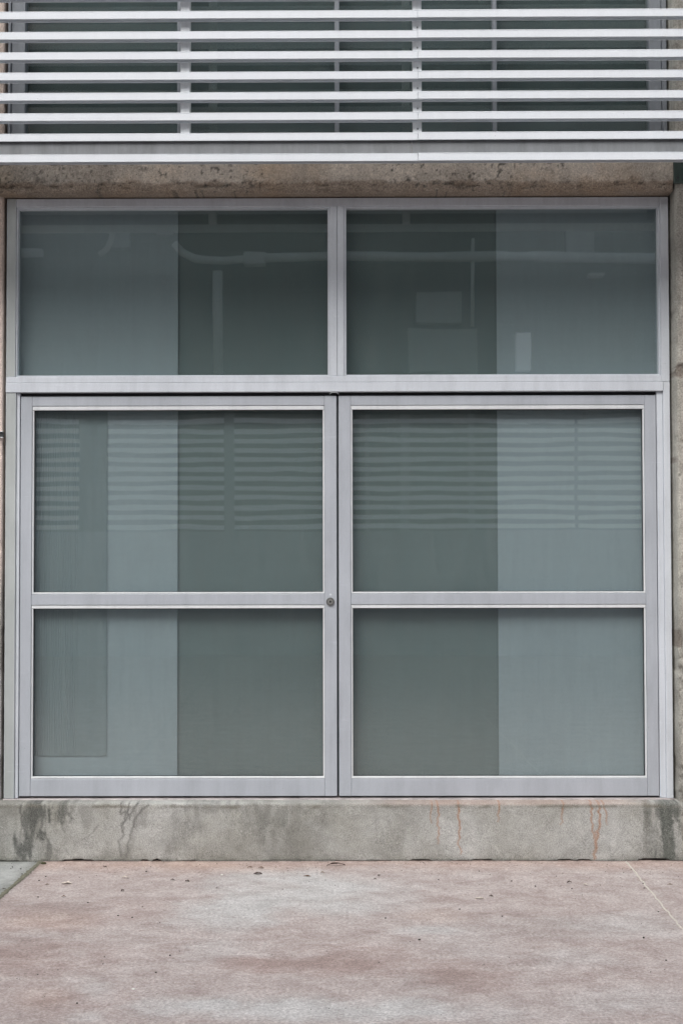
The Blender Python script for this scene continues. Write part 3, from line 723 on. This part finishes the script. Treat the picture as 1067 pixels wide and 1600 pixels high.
# ------------------------------------------------------------------ litter on the paving
M_LEAFD = plain('dry_brown_leaf', (.06, .035, .025), .8, .6, 90, .5)
M_LEAFB = plain('tan_leaf', (.20, .13, .085), .8, .6, 90, .5)
M_PALE = plain('bleached_leaf', (.62, .55, .48), .8, .4, 60, .4)
M_MOSS = plain('moss', (.055, .055, .022), .95, .7, 200, 1.0)
M_PEB = plain('white_pebble', (.80, .79, .75), .7, .2, 50)
M_GRIT = plain('dark_grit', (.05, .042, .035), .9, .5, 50)
def leaf(px, py, wpx, m_, label, rot=0.0, curl=.35, aspect=.45, lift=.0, name='dry_leaf', cat='leaf', grp='dry leaves scattered on the pink paving'):
    cx, cy = gp(px, py); sc = np.linalg.norm(np.array([cx, cy, 0])-CAM)/F; Ln = wpx*sc; n, k = 12, 5
    bm = bmesh.new(); rows = []
    for i in range(n+1):
        t = i/n; x = (t-.5)*Ln; wd = Ln*aspect*.5*math.sin(math.pi*min(max(t, .02), .98))**.8*(1+.18*math.sin(t*17+px)); row = []
        for j in range(k):
            v = (j/(k-1)-.5)*2
            z = curl*Ln*.5*(1-(2*t-1)**2) + abs(v)*wd*.35 + .0018 + Ln*.02*math.sin(9*t+3*v+py)
            row.append(bm.verts.new((x, v*wd+math.sin(t*3+px)*Ln*.05, z+lift)))
        rows.append(row)
    for i in range(n):
        for j in range(k-1): bm.faces.new((rows[i][j], rows[i+1][j], rows[i+1][j+1], rows[i][j+1]))
    g_ = bmesh.ops.extrude_face_region(bm, geom=list(bm.faces)); vs = [v for v in g_['geom'] if isinstance(v, bmesh.types.BMVert)]
    for v in vs: v.co.z -= .0011
    bmesh.ops.recalc_face_normals(bm, faces=bm.faces)
    me = bpy.data.meshes.new(name); bm.to_mesh(me); bm.free(); me.materials.append(m_)
    o = link(bpy.data.objects.new(name, me)); o.location = (cx, cy, .001); o.rotation_euler = (0, 0, rot)
    tag(o, label, cat, grp); return o
leaf(525, 1352.5, 28, M_LEAFD, 'long dark curved leaf arched against the plinth foot under the door gap', .05, .22, .16)
leaf(403, 1366, 13, M_LEAFD, 'dark brown flat leaf in front of the plinth, largest left of the door gap', .1, .10, .5)
leaf(408, 1357, 9, M_LEAFB, 'small brown leaf close to the plinth, right one of a near pair', -.2, .2, .5)
leaf(391, 1356, 8, M_LEAFB, 'small brown leaf close to the plinth, left one of a near pair', .3, .2, .4)
leaf(105, 1381, 15, M_PALE, 'large bleached white leaf flake near the grey slab corner', -.1, .10, .6)
leaf(196, 1372.5, 10, M_PALE, 'small pale curled leaf below the forked drip stain on the plinth', .2, .3, .5)
leaf(192, 1393, 6, M_LEAFD, 'tiny dark leaf just in front of the small pale curled one', .8, .5, .8)
leaf(165, 1355.5, 5, M_LEAFD, 'tiny brown leaf at the plinth foot between moss and forked drip', .2, .3, .7)
leaf(100, 1402, 7, M_LEAFB, 'tiny tan leaf in front of the large bleached flake', .1, .3, .5)
leaf(74, 1383, 6, M_LEAFB, 'tiny brown leaf just left of the large bleached flake', 0, .2, .5)
leaf(7, 1390, 7, M_LEAFD, 'dark leaf lying on the grey slab at the far left', 0, .2, .3, grp=None)
leaf(270, 1376, 7, M_LEAFD, 'dark leaf scrap on the paving, left one of two below the plinth drips', .2, .3, .5)
leaf(293, 1378, 7, M_LEAFD, 'dark leaf scrap on the paving, right one of two below the plinth drips', -.5, .4, .7)
leaf(504, 1364.5, 7, M_LEAFB, 'small brown leaf just in front of the long curved leaf', -.2, .3, .4)
leaf(480, 1369.5, 11, M_LEAFB, 'flat tan leaf left of and in front of the long curved leaf', 0, .04, .4)
leaf(749, 1405, 13, M_PALE, 'pale flat leaf in front of the rust streaks, right of centre', .05, .14, .4)
leaf(767, 1401, 7, M_LEAFD, 'small dark leaf just right of the pale flat one', -.1, .25, .5)
leaf(889, 1380, 8, M_LEAFD, 'dark folded leaf left of a pale one near the right end', .3, .4, .7)
leaf(914, 1384, 8, M_PALE, 'pale folded leaf right of a dark one near the right end', -.2, .4, .6)
leaf(1046, 1382.5, 8, M_LEAFB, 'thin brown leaf on the slab right of the sealant line', 0, .1, .25)
leaf(592, 1369, 4, M_LEAFD, 'tiny reddish leaf bit right of the door gap, back one of two', .9, .5, .8)
leaf(586, 1374.5, 4, M_LEAFD, 'tiny reddish leaf bit right of the door gap, front one of two', .2, .5, .8)

def lump(px, py, wpx, m_, name, label, cat, flat=.5, asp=.7, grp=None, seed=1):
    cx, cy = gp(px, py); sc = np.linalg.norm(np.array([cx, cy, 0])-CAM)/F; r_ = wpx*sc*.5
    bm = bmesh.new(); bmesh.ops.create_icosphere(bm, subdivisions=3, radius=1); rd = random.Random(seed)
    ph = [rd.uniform(0, 6) for _ in range(6)]
    for v in bm.verts:
        n_ = 1+.16*math.sin(3*v.co.x+ph[0])+.12*math.sin(4*v.co.y+ph[1])+.08*math.sin(9*v.co.z+7*v.co.x+ph[2])
        v.co = Vector((v.co.x*r_*n_, v.co.y*r_*asp*n_, v.co.z*r_*flat*n_))
    for f in bm.faces: f.smooth = True
    me = bpy.data.meshes.new(name); bm.to_mesh(me); bm.free(); me.materials.append(m_)
    o = link(bpy.data.objects.new(name, me)); o.location = (cx, cy, r_*flat*.5); tag(o, label, cat, grp); return o
lump(69, 1349.5, 9, M_MOSS, 'moss_clump', 'dark green moss clump at the plinth foot beside the grey slab corner', 'moss', .35, .9, seed=3)
lump(209, 1546, 6, M_PEB, 'pebble', 'bright white pebble alone on the paving in the lower left', 'pebble', .4, .8, seed=4)
lump(347, 1367, 3, M_PEB, 'pebble', 'tiny white pebble near the plinth, left of the dark brown leaf', 'pebble', .6, .9, seed=5)
lump(655, 1469, 3.6, M_GRIT, 'pebble', 'small dark pebble alone in the middle of the paving', 'pebble', .8, .9, seed=6)
lump(1005, 1466, 3.4, M_GRIT, 'pebble', 'small dark pebble left of the sealant line, nearest the viewer', 'pebble', .8, .9, seed=7)
lump(266, 1493.5, 3.2, M_GRIT, 'pebble', 'small dark pebble in the left half, behind the bright white one', 'pebble', .7, .9, seed=8)
# loose chunk of render in the crack at the right corner
gr = MB(); rd = random.Random(5)
spots = [(207, 1434), (185, 1431), (223, 1417.5), (244, 1520), (121, 1568), (339, 1388), (602, 1435), (685, 1375), (718, 1421), (784, 1432), (799, 1377), (893, 1389), (836, 1385), (1028, 1425), (1004, 1381), (1006, 1388), (1040, 1501), (62, 1376), (72, 1370), (35, 1366), (20, 1355), (33, 1358), (60, 1402), (138, 1411), (229, 1362)]
spots += [(rd.uniform(5, 1060), 1347+abs(rd.gauss(0, 14))) for _ in range(150)] + [(rd.uniform(0, 1067), rd.uniform(1350, 1598)) for _ in range(60)]
for i, (px, py) in enumerate(spots):
    cx, cy = gp(px, py); sz = (.0042 if i < 25 else rd.uniform(.0012, .0028))
    r1 = bmesh.ops.create_icosphere(gr.bm, subdivisions=1, radius=sz)
    for v in r1['verts']: v.co = Vector((cx+v.co.x*rd.uniform(.8, 1.5), cy+v.co.y, sz*.4+v.co.z*.6))
tag(gr.build('grit', M_GRIT), 'fine dark grit and crumbs scattered over the paving', 'grit', kind='stuff')

# ------------------------------------------------------------------ building across the street, seen only mirrored in the glass
YO = -15.0; VO = .088-YO                      # facade and its mirror distance
def ox(px, py=700): return at(px, py, VO)[0]
def oz(py): return at(533, py, VO)[1]
O = empty('opposite_building', (0, YO, 0))
tag(O, 'dark concrete building with pale louvres across the street, mirrored in the door glass', 'building')
OM = Vector(O.location)
M_OLOW = plain('opposite_lower_wall', (.48, .50, .52), .9, .3, 1)
M_OUP = plain('opposite_upper_wall', (.045, .05, .05), .9, .5, 1.2)
M_OSL = plain('opposite_slats', (.93, .95, .97), .6, .05, 2)
M_OBOX = plain('opposite_box', (.27, .29, .29), .8, .2, 1)
M_OPIPE = plain('opposite_pipe', (.50, .52, .52), .6, .4, 2)
M_OBACK = plain('opposite_recess', (.30, .32, .33), .9, .3, 1)
def opart(mb, name, m_): o = mb.build(name, m_, O); o.location = -OM; return o
z0, z1 = oz(830), oz(650)
opart(MB().box(-14, 14, YO-.5, YO, -.02, z0), 'lower_wall', M_OLOW)
opart(MB().box(-14, 14, YO-.5, YO-.25, z0+.001, z1+.05), 'recess_wall', M_OBACK)
opart(MB().box(-14, 14, YO-.5, YO, z1+.051, 10.6), 'upper_wall', M_OUP)
n = 12
for k in range(n):
    zz = z0+(z1-z0)*(k+.25)/n
    s_ = MB()
    for a, b2 in ((-14, ox(122)), (ox(168), ox(350)), (ox(366), ox(897)), (ox(903), 14)): s_.box(a, b2, YO-.10, YO-.03, zz, zz+(z1-z0)/n*.48)
    opart(s_, 'slat', M_OSL)
for a, b2 in ((350, 366), (570, 578), (625, 640), (732, 742)):
    opart(MB().box(ox(a)+.003, ox(b2)-.003, YO-.20, YO-.11, z0+.002, z1+.04), 'post', M_OLOW)
zp = oz(409)
def mp(px, py, y=.0): return (ox(px, py), YO+.25+y, oz(py))
opart(MB().tube([mp(-200, 398), mp(70, 399)], .07), 'pipe', M_OPIPE)
opart(MB().tube([mp(415, 408), mp(540, 406), mp(780, 408), mp(1300, 412)], .075), 'pipe', M_OPIPE)
opart(MB().tube([mp(160, 402), mp(172, 392), mp(180, 375), mp(184, 350)], .05), 'pipe', M_OPIPE)
opart(MB().tube([mp(276, 385), mp(288, 398), mp(308, 408), mp(350, 412), mp(384, 409)], .06), 'pipe', M_OPIPE)
opart(MB().tube([mp(343, 428), mp(343, 585)], .08), 'pipe', M_OPIPE)
opart(MB().tube([mp(736, 380), mp(736, 515)], .03), 'pipe', M_OPIPE)
for (a, b2, t_, bt) in ((28, 68, 390, 402), (178, 206, 343, 390), (246, 272, 343, 368), (382, 416, 397, 417), (650, 721, 460, 509), (637, 745, 518, 585), (804, 827, 524, 584), (882, 926, 340, 402), (918, 942, 430, 436)):
    opart(MB().box(ox(a), ox(b2), YO+.002, YO+.22, oz(bt), oz(t_), .01), 'box', M_OSL if a == 804 else M_OPIPE if bt-t_ < 30 else M_OBOX)
opart(MB().box(-14, 14, YO-.5, YO+1.4, 10.601, 10.8), 'shading_roof', M_OLOW)  # unseen overhang, added to keep the upper wall below it dark
